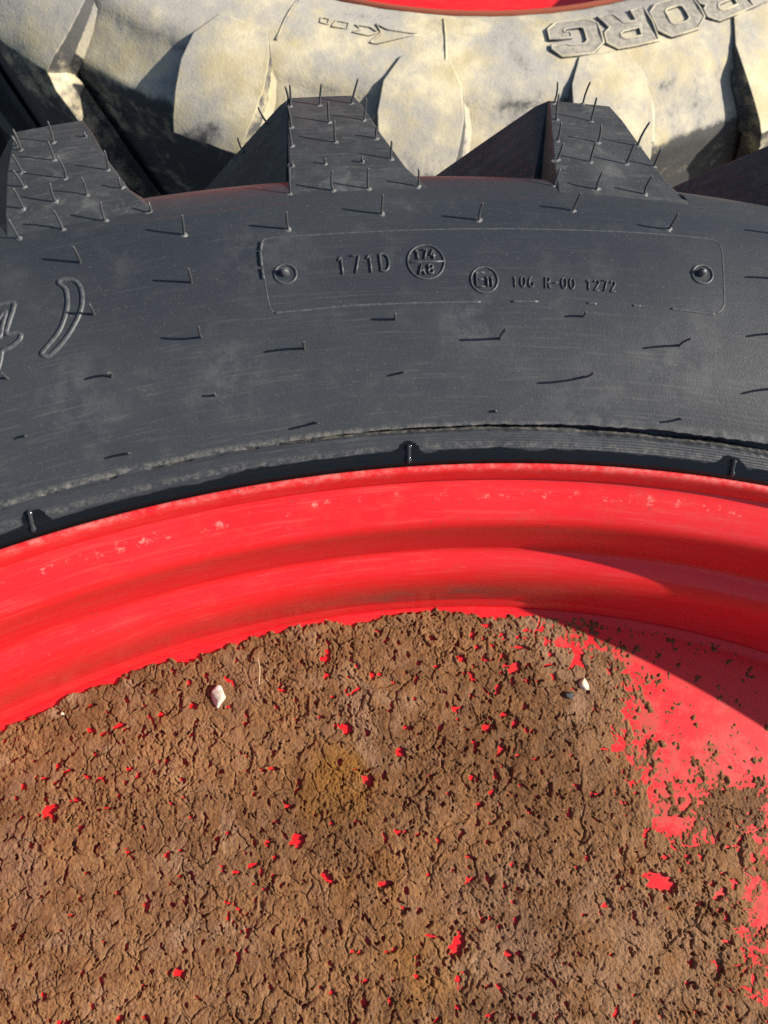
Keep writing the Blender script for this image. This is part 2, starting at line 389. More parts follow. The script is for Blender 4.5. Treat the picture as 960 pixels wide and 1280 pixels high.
# lugs
face = [(.712, .0185, -.1, 5.3, .712, .0150, .0, .0), (.7235, .0190, 0, 4.65, .7235, .0150, .05, 1.2), (.738, .0148, .05, 4.0, .736, .0065, .05, 1.4),
        (.764, .0060, .22, 3.4, .742, -.008, .10, 1.0), (.786, -.0030, .42, 3.05, .743, -.020, .50, .8), (.7985, -.0085, .52, 2.78, .744, -.024, .75, .8)]
tread = []
for z in (-.016, -.03, -.045, -.066, -.09, -.13, -.18, -.24, -.296):
    s = (z + .010) * 57.0
    tread.append((.8015, z, .52 + s, 2.95 + s, .7455, .40, 1.0))
lme = lug_mesh('lug', face, tread, 0)
BASE_LUG, LSP = -8.80, 360 / 39
lugs = []
for k in range(39):
    o = obj('lug', lme, M_lug, tyre); o.rotation_euler = (0, 0, -R(BASE_LUG + LSP * k)); soften(o, .0022); lugs.append(o)

# surface finder for everything that sits on this tyre
bpy.context.view_layer.update()
bm = bmesh.new(); bm.from_mesh(tme)
for v in bm.verts: v.co += Vector((NX, NY, ZB))
bv_t = BVHTree.FromBMesh(bm); bm.free()
bv_l = []
for k, o in enumerate(lugs):
    a = (BASE_LUG + LSP * k) % 360
    if a > 315 or a < 45:
        mw = o.matrix_world; bv_l.append(BVHTree.FromPolygons([mw @ v.co for v in lme.vertices], [tuple(p.vertices) for p in lme.polygons]))
def hit(u, v, lug=True):
    r = ray(u, v); best = bv_t.ray_cast(CAM, r)
    for b in (bv_l if lug else []):
        h = b.ray_cast(CAM, r)
        if h[0] is not None and (best[0] is None or h[3] < best[3]): best = h
    p, n = best[0], best[1]
    if p is None: return None, None
    return p, (n if n.dot(r) < 0 else -n)
def polar(u, v):
    p, n = hit(u, v, False)
    q = p - Vector((NX, NY, 0)); return math.atan2(q.x, q.y), math.hypot(q.x, q.y)

# vent hairs: (foot pixel, tip pixel)
HAIRS = [(363, 133, 362.5, 106), (360.5, 129, 358, 107), (399.5, 131.7, 402.5, 104.5), (438.7, 129.5, 449.2, 98), (411.7, 153.2, 410, 127), (455, 150.5, 458, 122.5),
 (364.5, 159.5, 359.2, 132), (419.2, 177.5, 418, 150.5), (365.5, 182.5, 361.2, 160), (470.5, 173.7, 471.2, 158), (488.7, 198.7, 489.5, 176.2), (452.5, 202, 452.5, 196),
 (406.2, 205, 406.2, 197.5), (365, 207, 365, 202.5), (363, 242, 362, 210), (416.7, 238, 415, 212.5), (460.7, 235.7, 460.5, 210), (522.5, 233, 523, 211.2), (476.7, 267, 478.7, 242.5),
 (360.5, 286.5, 357.5, 264.5), (26.2, 187.5, 16.2, 161), (22.5, 182, 13.7, 169.5), (67, 178.2, 60, 151.2), (105.7, 170.7, 105.5, 165), (67.5, 200.5, 60, 176.2), (135, 212.5, 130.7, 187.5),
 (27.5, 215.7, 15, 193), (81.7, 223, 71.2, 194.2), (30, 233.7, 15.5, 212.5), (153, 234.5, 148, 221.2), (108.2, 244, 101.7, 221.2), (70, 251.7, 62.5, 228.2), (29.5, 261.2, 16.2, 235),
 (186.2, 265, 185.7, 251.7), (132, 276.2, 125.7, 251.7), (78.7, 287, 66.2, 263), (23.7, 298, 10, 273.2), (229.5, 293, 228, 268.2), (100, 328, 91.2, 307.5), (692.2, 129.5, 696.5, 102),
 (696, 149.4, 698, 117), (728.7, 129.8, 738.4, 102), (767.8, 132, 782.8, 107.5), (739, 151.9, 745.6, 121.6), (781.9, 153.4, 794.4, 127.8), (696.5, 176.2, 701.2, 152.5), (747.5, 178.4, 750.6, 156),
 (797, 182, 813, 152.5), (696.5, 199.7, 704.4, 178.4), (738, 202.5, 744.4, 177.5), (782.5, 205, 793.7, 178.4), (817, 208, 826.6, 185.3), (692.9, 232.5, 700.6, 210.6), (746.6, 236.2, 753.7, 214.4),
 (806, 242.5, 815.6, 220), (854.4, 247.8, 859, 234.7), (716, 263.5, 726, 241.6), (599, 275, 603, 253), (836, 286, 848, 266), (239, 353, 235, 335), (117, 393, 112, 380), (139, 472, 134, 466),
 (252, 421, 248, 408), (381, 436, 379, 427), (494, 399, 493, 391), (626, 423, 632, 411), (728.6, 396, 732, 389), (850, 432, 864, 423), (729, 471, 742, 465), (10, 473, 2, 466)]
STUBS = [(850, 523, .0045), (501, 466, .0045), (270, 494, .0040), (33, 545, .0042), (163, 567, .0085), (394, 528, .0085), (621, 515, .002), (966, 292, .0095), (974, 350, .010), (972, 418, .009), (966, 487, .009), (-20, 392, .009), (-30, 510, .007), (988, 238, .012)]
rng = np.random.default_rng(7)
def hair(p, n, tip, i):
    L = (tip - p).length; d = (tip - p) / L; rad = .00050 + .00008 * rng.random()
    side = d.orthogonal().normalized(); other = d.cross(side); V, F = [], []
    sway = (side * rng.normal() + other * rng.normal()) * .0004
    start = p - n * .0006; K = 7
    rings = [0, .12, .4, .7, .94, 1.0]
    for j, f in enumerate(rings):
        c = start.lerp(tip, f) + sway * math.sin(f * 3.14); q = rad * (1.35 if j == 0 else .55 if j == len(rings) - 1 else 1 - .12 * f)
        for a in range(K):
            an = a / K * 6.283; V.append(c + (side * math.cos(an) + other * math.sin(an)) * q)
    for j in range(len(rings) - 1):
        for a in range(K): F.append((j * K + a, j * K + (a + 1) % K, (j + 1) * K + (a + 1) % K, (j + 1) * K + a))
    F.append(tuple(range((len(rings) - 1) * K, len(rings) * K)))
    o = obj('rubber_hair', mesh_py('rubber_hair', [v - Vector((NX, NY, ZB)) for v in V], F), M_hair, tyre)
    # little cone at the foot, its sunlit paleness put into the colour
    s2 = n.orthogonal().normalized(); o2 = n.cross(s2); V = []; K = 12
    for rr, hh in ((.0017 + .0008 * rng.random(), -.0003), (.0010, .00018), (.0005, .0005)):
        for a in range(K):
            an = a / K * 6.283; k = 1 + .25 * rng.normal(); k = min(max(k, .7), 1.4); V.append(p + (s2 * math.cos(an) + o2 * math.sin(an)) * rr * k + n * hh - Vector((NX, NY, ZB)))
    F = [(j * K + a, j * K + (a + 1) % K, (j + 1) * K + (a + 1) % K, (j + 1) * K + a) for j in range(2) for a in range(K)]
    return o, (V, F)
feet = []
for i, (u, v, tu, tv) in enumerate(HAIRS):
    p, n = hit(u, v)
    if p is None or (p - CAM).length > .7: print('hair missed', u, v); continue
    r = ray(tu, tv); b = n.dot(r); w0 = p - CAM; d, e = n.dot(w0), r.dot(w0)
    den = 1 - b * b; L = (b * e - d) / den; tt = (e - b * d) / den
    L = min(max(L, .0035), .016); tip = p + n * L; q = CAM + r * (tip - CAM).dot(r)
    tip = tip.lerp(q, .85) if (q - tip).length < .007 else tip
    o, ft = hair(p, n, tip, i)
    if v < 300: feet.append(ft)
for (u, v, tu, tv) in [(334, 153, 322.5, 134), (304, 189, 297, 172), (651, 140, 643.7, 121), (609, 170, 599, 148.7), (576, 196, 567.5, 178), (689.5, 124, 687, 97)]:
    p, n = hit(u, v)
    if p is None or (p - CAM).length > .7: continue
    n = Vector((p.x - NX, p.y - NY, .012)).normalized(); r = ray(tu, tv); L = .011; tip = p + n * L; q = CAM + r * (tip - CAM).dot(r)
    hair(p, n, q if (q - tip).length < .012 else tip, 0)
for (u, v, L) in STUBS:
    p, n = hit(u, v)
    if p is not None: hair(p, n, p + n * L + Vector((.0008 * rng.normal(), .0005 * rng.normal(), 0)), 0)
for k, (V, F) in enumerate(feet): obj('hair_foot', mesh_py('hair_foot', V, F), M_foot, tyre)

# raised markings ---------------------------------------------------
def ribbons(polys, place, width, height, closed=False):
    """polys: lists of (u, v) in metres on the surface; place(u, v, h) -> local position."""
    V, F = [], []
    for pl in polys:
        P = np.asarray(pl, float); cl = closed and np.linalg.norm(P[0] - P[-1]) < 1e-9
        n = len(P); T = np.zeros_like(P)
        for i in range(n):
            a = P[i - 1] if i > 0 else (P[-2] if cl else P[0]); b = P[i + 1] if i < n - 1 else (P[1] if cl else P[-1])
            T[i] = (b - a) / (np.linalg.norm(b - a) + 1e-12)
        N = np.stack([-T[:, 1], T[:, 0]], 1); o = len(V)
        prof = ((-.5, -.4), (-.42, .75), (-.2, 1), (.2, 1), (.42, .75), (.5, -.4))
        pts = list(range(n)); ext = {0: -1, n - 1: 1}
        for i in pts:
            c = P[i] + (T[i] * width * .35 * ext[i] if (i in ext and not cl) else 0)
            for (k, h) in prof: q = c + N[i] * width * k; V.append(place(q[0], q[1], h * height))
        m = len(prof)
        for i in range(n - 1):
            for k in range(m - 1): F.append((o + i * m + k, o + i * m + k + 1, o + (i + 1) * m + k + 1, o + (i + 1) * m + k))
        if not cl: F.append(tuple(o + k for k in range(m))); F.append(tuple(o + (n - 1) * m + k for k in range(m)))
    return V, F
def arc(cx, cy, rx, ry, a0, a1, n=14):
    return [(cx + rx * math.cos(R(a0 + (a1 - a0) * i / n)), cy + ry * math.sin(R(a0 + (a1 - a0) * i / n))) for i in range(n + 1)]
GL = {'1': [[(.12, .80), (.30, 1), (.30, 0)]], '7': [[(.02, 1), (.56, 1), (.22, 0)]], '4': [[(.42, 0), (.42, 1), (.0, .30), (.58, .30)]],
 '0': [arc(.28, .5, .27, .5, 0, 360, 20)], '2': [arc(.28, .72, .26, .28, 160, -20, 10) + [(.02, 0), (.56, 0)]],
 '6': [arc(.28, .28, .27, .28, 0, 360, 16), arc(.50, .30, .49, .70, 180, 108, 7)], '8': [arc(.28, .26, .27, .26, 0, 360, 16), arc(.28, .76, .23, .24, 0, 360, 14)],
 'D': [[(.03, 0), (.03, 1), (.24, 1)] + arc(.24, .5, .36, .5, 90, -90, 12) + [(.03, 0)]], 'A': [[(0, 0), (.28, 1), (.56, 0)], [(.1, .34), (.46, .34)]],
 'E': [[(.54, 0), (.03, 0), (.03, 1), (.54, 1)], [(.03, .52), (.46, .52)]], 'R': [[(.03, 0), (.03, 1), (.28, 1)] + arc(.28, .75, .24, .25, 90, -90, 8) + [(.03, .5)], [(.26, .5), (.55, 0)]],
 '-': [[(.05, .5), (.48, .5)]], ' ': []}
def place_on(thc, rc):
    def f(u, v, h):
        r = rc + v; t = thc + u / r; return (r * math.sin(t), r * math.cos(t), carc_z(r) + h)
    return f
def text(name, s, cu, cv, height, total, stroke, h=.0006, polys=None, label=None):
    th0, r0 = polar(cu, cv); P = []
    if s:
        adv = total / (len(s) - .38) ; sx = adv * .62 / .58
        for i, ch in enumerate(s):
            for pl in GL[ch]:
                q = []
                for k in range(len(pl) - 1):
                    for f in (0, .5): q.append((pl[k][0] * (1 - f) + pl[k + 1][0] * f, pl[k][1] * (1 - f) + pl[k + 1][1] * f))
                q.append(pl[-1])
                P.append([(-total / 2 + i * adv + a * sx, (b - .5) * height) for a, b in q])
    P += polys or []
    V, F = ribbons(P, place_on(th0, r0), stroke, h, True)
    o = obj(name, mesh_py(name, V, F), M_ridge, tyre)
    if label: o['label'] = label
    return o
text('load_index_lettering', '171D', 454, 330, .0076, .0212, .00085, .0008, label='raised lettering 171D')
text('index_circle', '', 532.5, 327.5, 0, 0, .0008, .0006, polys=[arc(0, 0, .0076, .0076, 0, 360, 48), [(-.0074, 0), (-.003, 0), (.003, 0), (.0074, 0)]], label='raised circle with a bar across it')
text('index_lettering', '174', 531, 318, .0040, .0082, .0008, .0009, label='raised lettering 174')
text('index_lettering', 'A8', 533, 337, .0040, .0060, .0008, .0009, label='raised lettering A8')
text('approval_circle', '', 605.5, 350, 0, 0, .0008, .0006, polys=[arc(0, 0, .0056, .0056, 0, 360, 40)], label='raised circle round E11')
text('approval_lettering', 'E', 600.5, 350, .0062, .0038, .0006, .0008, label='raised letter E')
text('approval_lettering', '11', 612, 352, .0042, .0030, .0008, .0009, label='raised number 11')
text('approval_number_lettering', '106 R-00 1272', 705, 354.5, .0046, .0440, .00052, .0006, label='raised lettering 106 R-00 1272')
def px_polys(name, polys, width, h, closed=False, label=None):
    out = []
    for pl in polys:
        q = []
        for k in range(len(pl) - 1):
            for f in np.arange(0, 1, .125):
                q.append((pl[k][0] * (1 - f) + pl[k + 1][0] * f, pl[k][1] * (1 - f) + pl[k + 1][1] * f))
        q.append(pl[-1]); out.append([(lambda a: (a[0] * .68, a[1] - .68))(polar(*p)) for p in q])
    def pl_(u, v, hh):
        r = .68 + v; t = u / .68; return (r * math.sin(t), r * math.cos(t), carc_z(r) + hh)
    V, F = ribbons(out, pl_, width, h, closed)
    o = obj(name, mesh_py(name, V, F), M_ridge, tyre)
    if label: o['label'] = label
    return o
def smooth_px(pts, cl=True):
    p = np.array(pts, float); p = np.vstack([p, p[:1]]) if cl else p; q = []
    for k in range(len(p) - 1):
        a = p[k - 1] if k > 0 else (p[-2] if cl else p[0]); b, c = p[k], p[k + 1]; d = p[k + 2] if k + 2 < len(p) else (p[1] if cl else p[-1])
        for t in (0, .33, .67): q.append(tuple(.5 * (2 * b + (c - a) * t + (2 * a - 5 * b + 4 * c - d) * t * t + (3 * b - a - 3 * c + d) * t ** 3)))
    q.append(q[0] if cl else tuple(p[-1])); return q
z8 = lambda L: [(x / 5.333, 340 + y / 5.333) for x, y in L]
px_polys('outline_mark', [smooth_px(z8([(393, 72), (440, 115), (453, 200), (438, 290), (395, 400), (315, 500), (280, 548), (335, 556), (430, 460), (500, 350), (540, 260), (552, 180), (540, 105), (500, 58), (430, 50)]))], .0017, .0007, True, 'raised outline of a curved bracket')
px_polys('outline_mark', [smooth_px(z8([(-30, 240), (40, 208), (95, 205), (88, 260), (62, 340), (45, 415), (110, 408), (142, 418), (130, 455), (70, 505), (18, 528), (2, 610), (-40, 700), (-90, 640), (-60, 520), (-150, 500), (-140, 450)])), smooth_px(z8([(40, 260), (20, 350), (0, 435), (-60, 440), (-40, 360)]))], .0017, .0007, True, 'raised outline of a digit at the frame edge')
px_polys('plate_edge', [smooth_px([(345, 391), (337, 384), (331, 350), (326, 318), (327, 303), (340, 297), (400, 293), (500, 288), (600, 286), (700, 287), (800, 291), (880, 298), (898, 304), (903, 320), (905, 360), (905, 382), (897, 391)], False)], .0006, .00014, label='fine edge of a mould plate')
for _pl in ([smooth_px([(345, 391), (390, 387), (440, 382), (520, 379), (600, 377.5)], False), [(640, 377), (672, 377)], [(735, 379), (745, 380)], [(792, 382), (800, 382.5)], smooth_px([(840, 386), (870, 390), (892, 392.5)], False)]): px_polys('plate_edge', [_pl], .0009, .0004)
# ragged flash on the plate's edge
px_polys('mould_flash', [[(327.5, 304), (326, 312)], [(325.5, 316), (327, 332)], [(328, 338), (329.5, 348)]], .0013, .0011)
for (u, v) in ((357, 342.5), (878, 343)):
    t0, r0 = polar(u, v); pf = place_on(t0, r0)
    V, F = ribbons([arc(0, 0, .0044, .0042, 0, 360, 30)], pf, .0010, .00055, True); n0 = len(V)
    # moulded stub of the screw: uneven, leaning nub
    K = 10
    for rr, hh, ox in ((.0021, -.0003, 0), (.0019, .0010, -.0002), (.0016, .0022, -.0004), (.0010, .0028, -.0008), (.0003, .0029, -.0009)):
        for a in range(K):
            an = a / K * 6.283; k = 1 + .22 * math.sin(a * 2.3 + u); V.append(pf(rr * k * math.cos(an) + ox, rr * k * .8 * math.sin(an) + .0004, hh))
    for j in range(4):
        for a in range(K): F.append((n0 + j * K + a, n0 + j * K + (a + 1) % K, n0 + (j + 1) * K + (a + 1) % K, n0 + (j + 1) * K + a))
    obj('moulded_screw_mark', mesh_py('moulded_screw_mark', V, F), M_ridge, tyre)
# short shiny ribs across the bead
M_wet = NT('wet_black_rubber').out((.03, .032, .035), .08, None, .5)
for (u, v, u2, v2) in ((37, 638, 43, 669), (511, 556, 511, 583), (917, 575, 914, 599)):
    (ta, ra), (tb, rb) = polar(u, v), polar(u2, v2 - 3)
    V, F = [], []; K = 9
    for j in range(9):
        f = j / 8; t = ta + (tb - ta) * f; r = ra + (max(rb, .6050) - ra) * f; q = .0008 * (1.45 if j in (1, 7) else .55 if j in (0, 8) else 1)
        for a in range(K):
            an = a / K * 6.283; V.append(((r) * math.sin(t + q * math.cos(an) / r), r * math.cos(t + q * math.cos(an) / r), carc_z(r) + .0005 + q * math.sin(an)))
    for j in range(8):
        for a in range(K): F.append((j * K + a, j * K + (a + 1) % K, (j + 1) * K + (a + 1) % K, (j + 1) * K + a))
    F += [tuple(range(K)), tuple(range(8 * K, 9 * K))]
    obj('bead_rib', mesh_py('bead_rib', V, F), M_wet, tyre)

# rim and disc --------------------------------------------------------
RP = [(.6052, -.020), (.6047, -.008), (.60455, -.0012), (.6038, .0006), (.6026, .0006), (.6015, -.0010), (.6008, -.0045), (.6003, -.0085), (.6003, -.0098), (.6010, -.0106), (.6004, -.0117), (.5985, -.0130),
      (.595, -.0148), (.591, -.0170), (.5870, -.0196), (.5845, -.0222), (.5832, -.0256), (.5827, -.0310), (.5825, -.0420), (.5824, -.0560), (.5823, -.0640), (.5818, -.0658), (.5795, -.0676), (.576, -.0702), (.5722, -.0742), (.5693, -.0796), (.5675, -.0865), (.5663, -.0970),
      (.5658, -.1100), (.5656, -.1220), (.5654, -.1246), (.5647, -.1254), (.5644, -.1276), (.5638, -.1284), (.5634, -.1310), (.5628, -.1352), (.5648, -.1600), (.568, -.30), (.575, -.50), (.592, -.555), (.603, -.577), (.6035, -.585)]
rim = obj('rim', revolve('rim', spline(RP, .0016)[::-1], thetas(40, .25, 1.5)), M_red, wheel); rim.location = (0, 0, ZB)
DZ = -.1350
DP = [(.5645, DZ - .003), (.5638, DZ + .0004), (.5625, DZ + .0014), (.5608, DZ + .0003), (.558, DZ - .0002), (.54, DZ), (.45, DZ), (.36, DZ), (.28, DZ), (.22, DZ), (.14, DZ), (.13, DZ - .006), (.13, DZ - .03)]
disc = obj('wheel_disc', revolve('wheel_disc', spline(DP, .004)[::-1], thetas(40, .4, 2.0)), M_red, wheel); disc.location = (0, 0, ZB)
hub = obj('hub_plate', revolve('hub_plate', [(.0005, DZ - .02), (.12, DZ - .02), (.131, DZ - .021), (.131, DZ - .05)][::-1], thetas(40, 3, 3)), M_red, wheel); hub.location = (0, 0, ZB)

# ================================================================== MUD IN THE DISC
DA = ZB + DZ
def poly_sd(X, Y, poly):
    """signed distance, positive inside"""
    d = np.full(X.shape, 9e9); ins = np.zeros(X.shape, bool); n = len(poly)
    for i in range(n):
        (ax, ay), (bx, by) = poly[i], poly[(i + 1) % n]
        t = np.clip(((X - ax) * (bx - ax) + (Y - ay) * (by - ay)) / ((bx - ax) ** 2 + (by - ay) ** 2 + 1e-18), 0, 1)
        d = np.minimum(d, np.hypot(X - ax - t * (bx - ax), Y - ay - t * (by - ay)))
        c = ((ay > Y) != (by > Y)) & (X < (bx - ax) * (Y - ay) / (by - ay + 1e-18) + ax); ins ^= c
    return np.where(ins, d, -d)
def wpoly(px): return [tuple(at(u, v, DA)[:2]) for u, v in px]
BARE = wpoly([(655, 758), (700, 774), (742, 797), (782, 826), (796, 870), (792, 915), (815, 950), (812, 985), (832, 1034), (858, 1026), (852, 990), (880, 968), (945, 982), (975, 990), (1150, 1000), (1150, 740)])
EDGE = wpoly([(928, 1045), (960, 1035), (1100, 1030), (1100, 1275), (945, 1265), (915, 1150)])
PATCH = [(825, 1102, .0085, .0040, -25), (643, 835, .0042, .0022, 50), (432, 911, .0030, .0028, 0), (372, 1050, .0034, .0034, 0), (572, 1180, .0030, .0062, -20), (62, 1013, .0048, .0022, 25), (838, 1030, .008, .0035, 0),
         (150, 907, .0032, .0012, 15), (607, 910, .003, .002, 0), (235, 822, .006, .003, 10), (460, 975, .0024, .003, 60), (408, 1095, .003, .002, -30), (480, 1104, .004, .0015, 10), (225, 1215, .002, .003, 60), (500, 940, .003, .002, 0)]
def mud_height(X, Y, open_=1.0):
    x, y = X * 1000, Y * 1000                   # millimetres
    wx = x + 2.2 * perlin(x / 9, y / 9, 1) + .7 * perlin(x / 2.6, y / 2.6, 2); wy = y + 2.2 * perlin(x / 9, y / 9, 3) + .7 * perlin(x / 2.6, y / 2.6, 4)
    loose = sstep(-.3, .35, perlin(x / 33 + 7, y / 33, 15))       # smooth caked areas against crumbly ones
    h = 2.45 + .55 * perlin(x / 42, y / 42, 11) + .5 * perlin(x / 17, y / 17, 12) + .5 * perlin(wx / 8.5, wy / 8.5, 20)
    big = sstep(.1, .5, perlin(x / 24 + 5, y / 24, 16))            # a few proud clods
    for (sz, sd_, step_, tilt, crack, wid, gs, g0) in ((21, 41, .8, .06, 1.6, .05, 21, -.05), (9.5, 51, .9, .15, 1.4, .065, 15, -.08), (4.6, 55, .8, .22, 1.0, .09, 11, -.15), (2.1, 59, .45, .28, .45, .14, 9, -.3)):
        f1, f2, cid, ox, oy, h2 = clods(wx / sz, wy / sz, sd_)
        e = f2 - f1; gate = sstep(g0, g0 + .4, perlin(x / gs + sd_, y / gs, sd_ + 2)); k = (.25 + .85 * loose) if sz < 5 else .6 + 1.1 * big
        h = h + k * ((cid - .5) * step_ * sstep(0, wid * 1.3, e) + tilt * sz * .5 * (ox * (h2 - .5) + oy * (cid - .5)) * 2 * sstep(0, wid * 2, e)) - crack * sstep(wid, 0, e) * gate
    fine = .42 * perlin(x / 1.7, y / 1.7, 24) + .34 * perlin(x / 1.05, y / 1.05, 25) + .2 * np.abs(perlin(x / 2.3, y / 2.3, 26))
    h = h + fine * (.40 + .75 * loose) + .35 * perlin(wx / 3.1, wy / 3.1, 23)
    hn = perlin(wx / 4.6, wy / 4.6, 61) + .5 * perlin(wx / 1.7, wy / 1.7, 62) + .18 * perlin(x / 60, y / 60, 63)
    h = h - (sstep(.34, .66, hn) * 1.3 + sstep(.65, .74, hn) * 4.0) * open_
    # bare paint on the far right, thinning towards it
    bare = poly_sd(X, Y, BARE) + .004 * perlin(x / 12, y / 12, 71)
    h = h - sstep(-.045, .000, bare) * 1.7
    crumbs = 1.7 * perlin(x / 3.4, y / 3.4, 73) + 1.2 * perlin(x / 1.9, y / 1.9, 74) + .5 * perlin(x / 1.0, y / 1.0, 75) + 1.5 * sstep(.15, .55, perlin(x / 9 + 3, y / 9, 72))
    crumbs = crumbs - .05 - 1.25 * sstep(-.006, .016, bare) - .45 * sstep(.015, .05, bare)
    q = sstep(-.012, .003, bare); h = h * (1 - q) + crumbs * .85 * q
    h = h - sstep(-.012, .010, poly_sd(X, Y, EDGE)) * 2.1
    for (u, v, a, b, rot) in PATCH:
        p = at(u, v, DA); c, s = math.cos(R(rot)), math.sin(R(rot)); dx, dy = X - p.x, Y - p.y
        q = np.hypot((dx * c + dy * s) / a, (-dx * s + dy * c) / b) + .55 * perlin(x / 2.2, y / 2.2, 81)
        h = h - 5.5 * sstep(1.25, .75, q)
    # ends in a ragged edge just inside the disc's rim
    rr = np.hypot(X - NX, Y - NY); rag = .0022 * perlin(x / 10, y / 10, 91) + .0016 * perlin(x / 3.5, y / 3.5, 92) + .003 * perlin(x / 40, y / 40, 93)
    h = h - sstep(.5575, .5622, rr + rag) * 7.0 - (rr > .5640) * 9.0
    return np.clip(h * .86, -2.5, None) / 1000
def mud_grid(x0, x1, y0, y1, step, keep, open_=1.0):
    gx = np.arange(x0, x1 + step * .5, step); gy = np.arange(y0, y1 + step * .5, step)
    X, Y = np.meshgrid(gx, gy, indexing='ij'); H = mud_height(X, Y, open_)
    # lean the lumps a little so that edges undercut
    Q = grid_quads(len(gx), len(gy))[:, ::-1]
    hm = H.ravel()[Q].max(1); cx, cy = X.ravel()[Q].mean(1), Y.ravel()[Q].mean(1)
    Q = Q[(hm > -.0006) & keep(cx, cy)]
    V = np.stack([X - NX, Y - NY, H], -1).reshape(-1, 3); used = np.unique(Q); rm = np.full(len(V), -1); rm[used] = np.arange(len(used))
    return V[used], rm[Q]
FB = (-.192, .284, -.168, .0708)
V1, Q1 = mud_grid(FB[0], FB[1], FB[2], FB[3], .00042, lambda a, b: np.ones(a.shape, bool))
inside = lambda a, b, B: (a > B[0]) & (a < B[1]) & (b > B[2]) & (b < B[3])
MB = (-.36, .46, -.36, .0708)                 # coarser where the frame does not look
V2, Q2 = mud_grid(MB[0], MB[1], MB[2], MB[3], .0014, lambda a, b: ~inside(a, b, FB))
V3, Q3 = mud_grid(NX - .566, NX + .566, NY - .566, NY + .566, .0040, lambda a, b: ~inside(a, b, MB) & (np.hypot(a - NX, b - NY) > .17), 0.0)
mme = mesh_np('dried_mud', np.vstack([V1, V2, V3]), np.vstack([Q1, Q2 + len(V1), Q3 + len(V1) + len(V2)]))
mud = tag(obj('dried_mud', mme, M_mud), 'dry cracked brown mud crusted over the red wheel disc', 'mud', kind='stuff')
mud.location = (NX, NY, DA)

# stones and straw on the mud -------------------------------------------
def stone(name, u, v, size, mat, seed, label, cat, rot=0, lift=.35):
    bm = bmesh.new(); bmesh.ops.create_icosphere(bm, subdivisions=3, radius=1)
    rg = np.random.default_rng(seed); planes = [Vector(rg.normal(size=3)).normalized() for _ in range(11)]; offs = [.45 + .35 * rg.random() for _ in planes]
    for vt in bm.verts:
        for n, o in zip(planes, offs):
            d = vt.co.dot(n)
            if d > o: vt.co -= n * (d - o) * .95
        k = 1 + .05 * float(perlin(np.array([vt.co.x * 3 + seed]), np.array([vt.co.y * 3 + vt.co.z * 2]), seed)[0])
        vt.co = Vector((vt.co.x * size[0] * k, vt.co.y * size[1] * k, vt.co.z * size[2] * k))
    me = bpy.data.meshes.new(name); bm.to_mesh(me); bm.free()
    for p in me.polygons: p.use_smooth = True
    o = obj(name, me, mat); p = at(u, v, DA + .003)
    hz = float(mud_height(np.array([p.x]), np.array([p.y]))[0])
    o.location = (p.x, p.y, DA + max(hz, .0) + size[2] * lift); o.rotation_euler = (.1, -.15, R(rot))
    return tag(o, label, cat)
stone('white_stone', 273, 871, (.0050, .0066, .0042), M_white, 3, 'white angular limestone chip on the brown mud, the largest stone', 'stone', 12, .15)
stone('cream_pebble', 731, 853, (.0050, .0034, .0030), M_cream, 6, 'cream pebble lying at the thin edge of the mud', 'pebble', -48, .25)
stone('pale_grit', 77, 892, (.0014, .0012, .0012), M_cream, 8, 'tiny pale grit grain near the red barrel', 'grit', 0, .5)
stone('dark_stone', 711, 869, (.0038, .0022, .0016), M_dark, 11, 'small black stone beside the cream pebble', 'stone', -8)
p0 = at(322, 822, DA + .004); p1 = at(325, 856, DA + .004); V, F = [], []
for j in range(7):
    f = j / 6; c = p0.lerp(p1, f); h = float(mud_height(np.array([c.x]), np.array([c.y]))[0]); zc = max(DA + max(h, 0) + .0005, DA + .0045 + .001 * math.sin(f * 3))
    for a in range(5):
        an = a / 5 * 6.283; V.append((c.x - p0.x + .0007 * math.sin(f * 4) + .00032 * math.cos(an), c.y - p0.y, zc - DA + .00032 * math.sin(an)))
for j in range(6):
    for a in range(5): F.append((j * 5 + a, j * 5 + (a + 1) % 5, (j + 1) * 5 + (a + 1) % 5, (j + 1) * 5 + a))
F += [tuple(range(5)), tuple(range(30, 35))]
st = obj('straw_stalk', mesh_py('straw_stalk', V, F), M_straw); st.location = (p0.x, p0.y, DA)
tag(st, 'thin pale straw stalk lying on the brown mud', 'straw')

# ================================================================== THE DUSTY WHEEL BEHIND
far = tag(empty('tractor_wheel', (FX, FY, 0), math.pi), 'tractor wheel with dusty worn tyre lying behind the clean one', 'wheel', 'tractor wheels lying flat')
FP = [(.4515, -.016), (.4520, -.004), (.4530, .0000), (.456, .0025), (.462, .0050), (.475, .0090), (.490, .0115), (.503, .0115), (.514, .0100), (.528, .0075), (.538, .0020), (.5445, -.0045), (.555, -.0130), (.567, -.0220), (.5740, -.0280), (.5770, -.0350), (.5780, -.05), (.5785, -.08), (.579, -.12), (.5795, -.195)]
ft = spline(FP, .003); lo = ft[::-1].copy(); lo[:, 1] = -.39 - lo[:, 1]
fth = thetas(48, .3, 2.0)
def far_mod(th, r, z):
    d = np.degrees(th); n = .0005 * perlin(d * .35, r * 60, 7) + .0002 * perlin(d * 1.2, r * 160, 9)
    return r, z + np.where(z > -.03, n, 0)
fme = revolve('tyre', np.vstack([ft, lo[1:]]), fth, far_mod)
ftyre = obj('tyre', fme, M_dusty, far); ftyre.location = (0, 0, FZB)
ftyre['label'] = 'cream dust coated worn tractor tyre'
fr_r, fr_z = ft[ft[:, 0].argsort(kind='stable')][:25, 0], ft[ft[:, 0].argsort(kind='stable')][:25, 1]
def far_z(r): return float(np.interp(r, fr_r, fr_z))
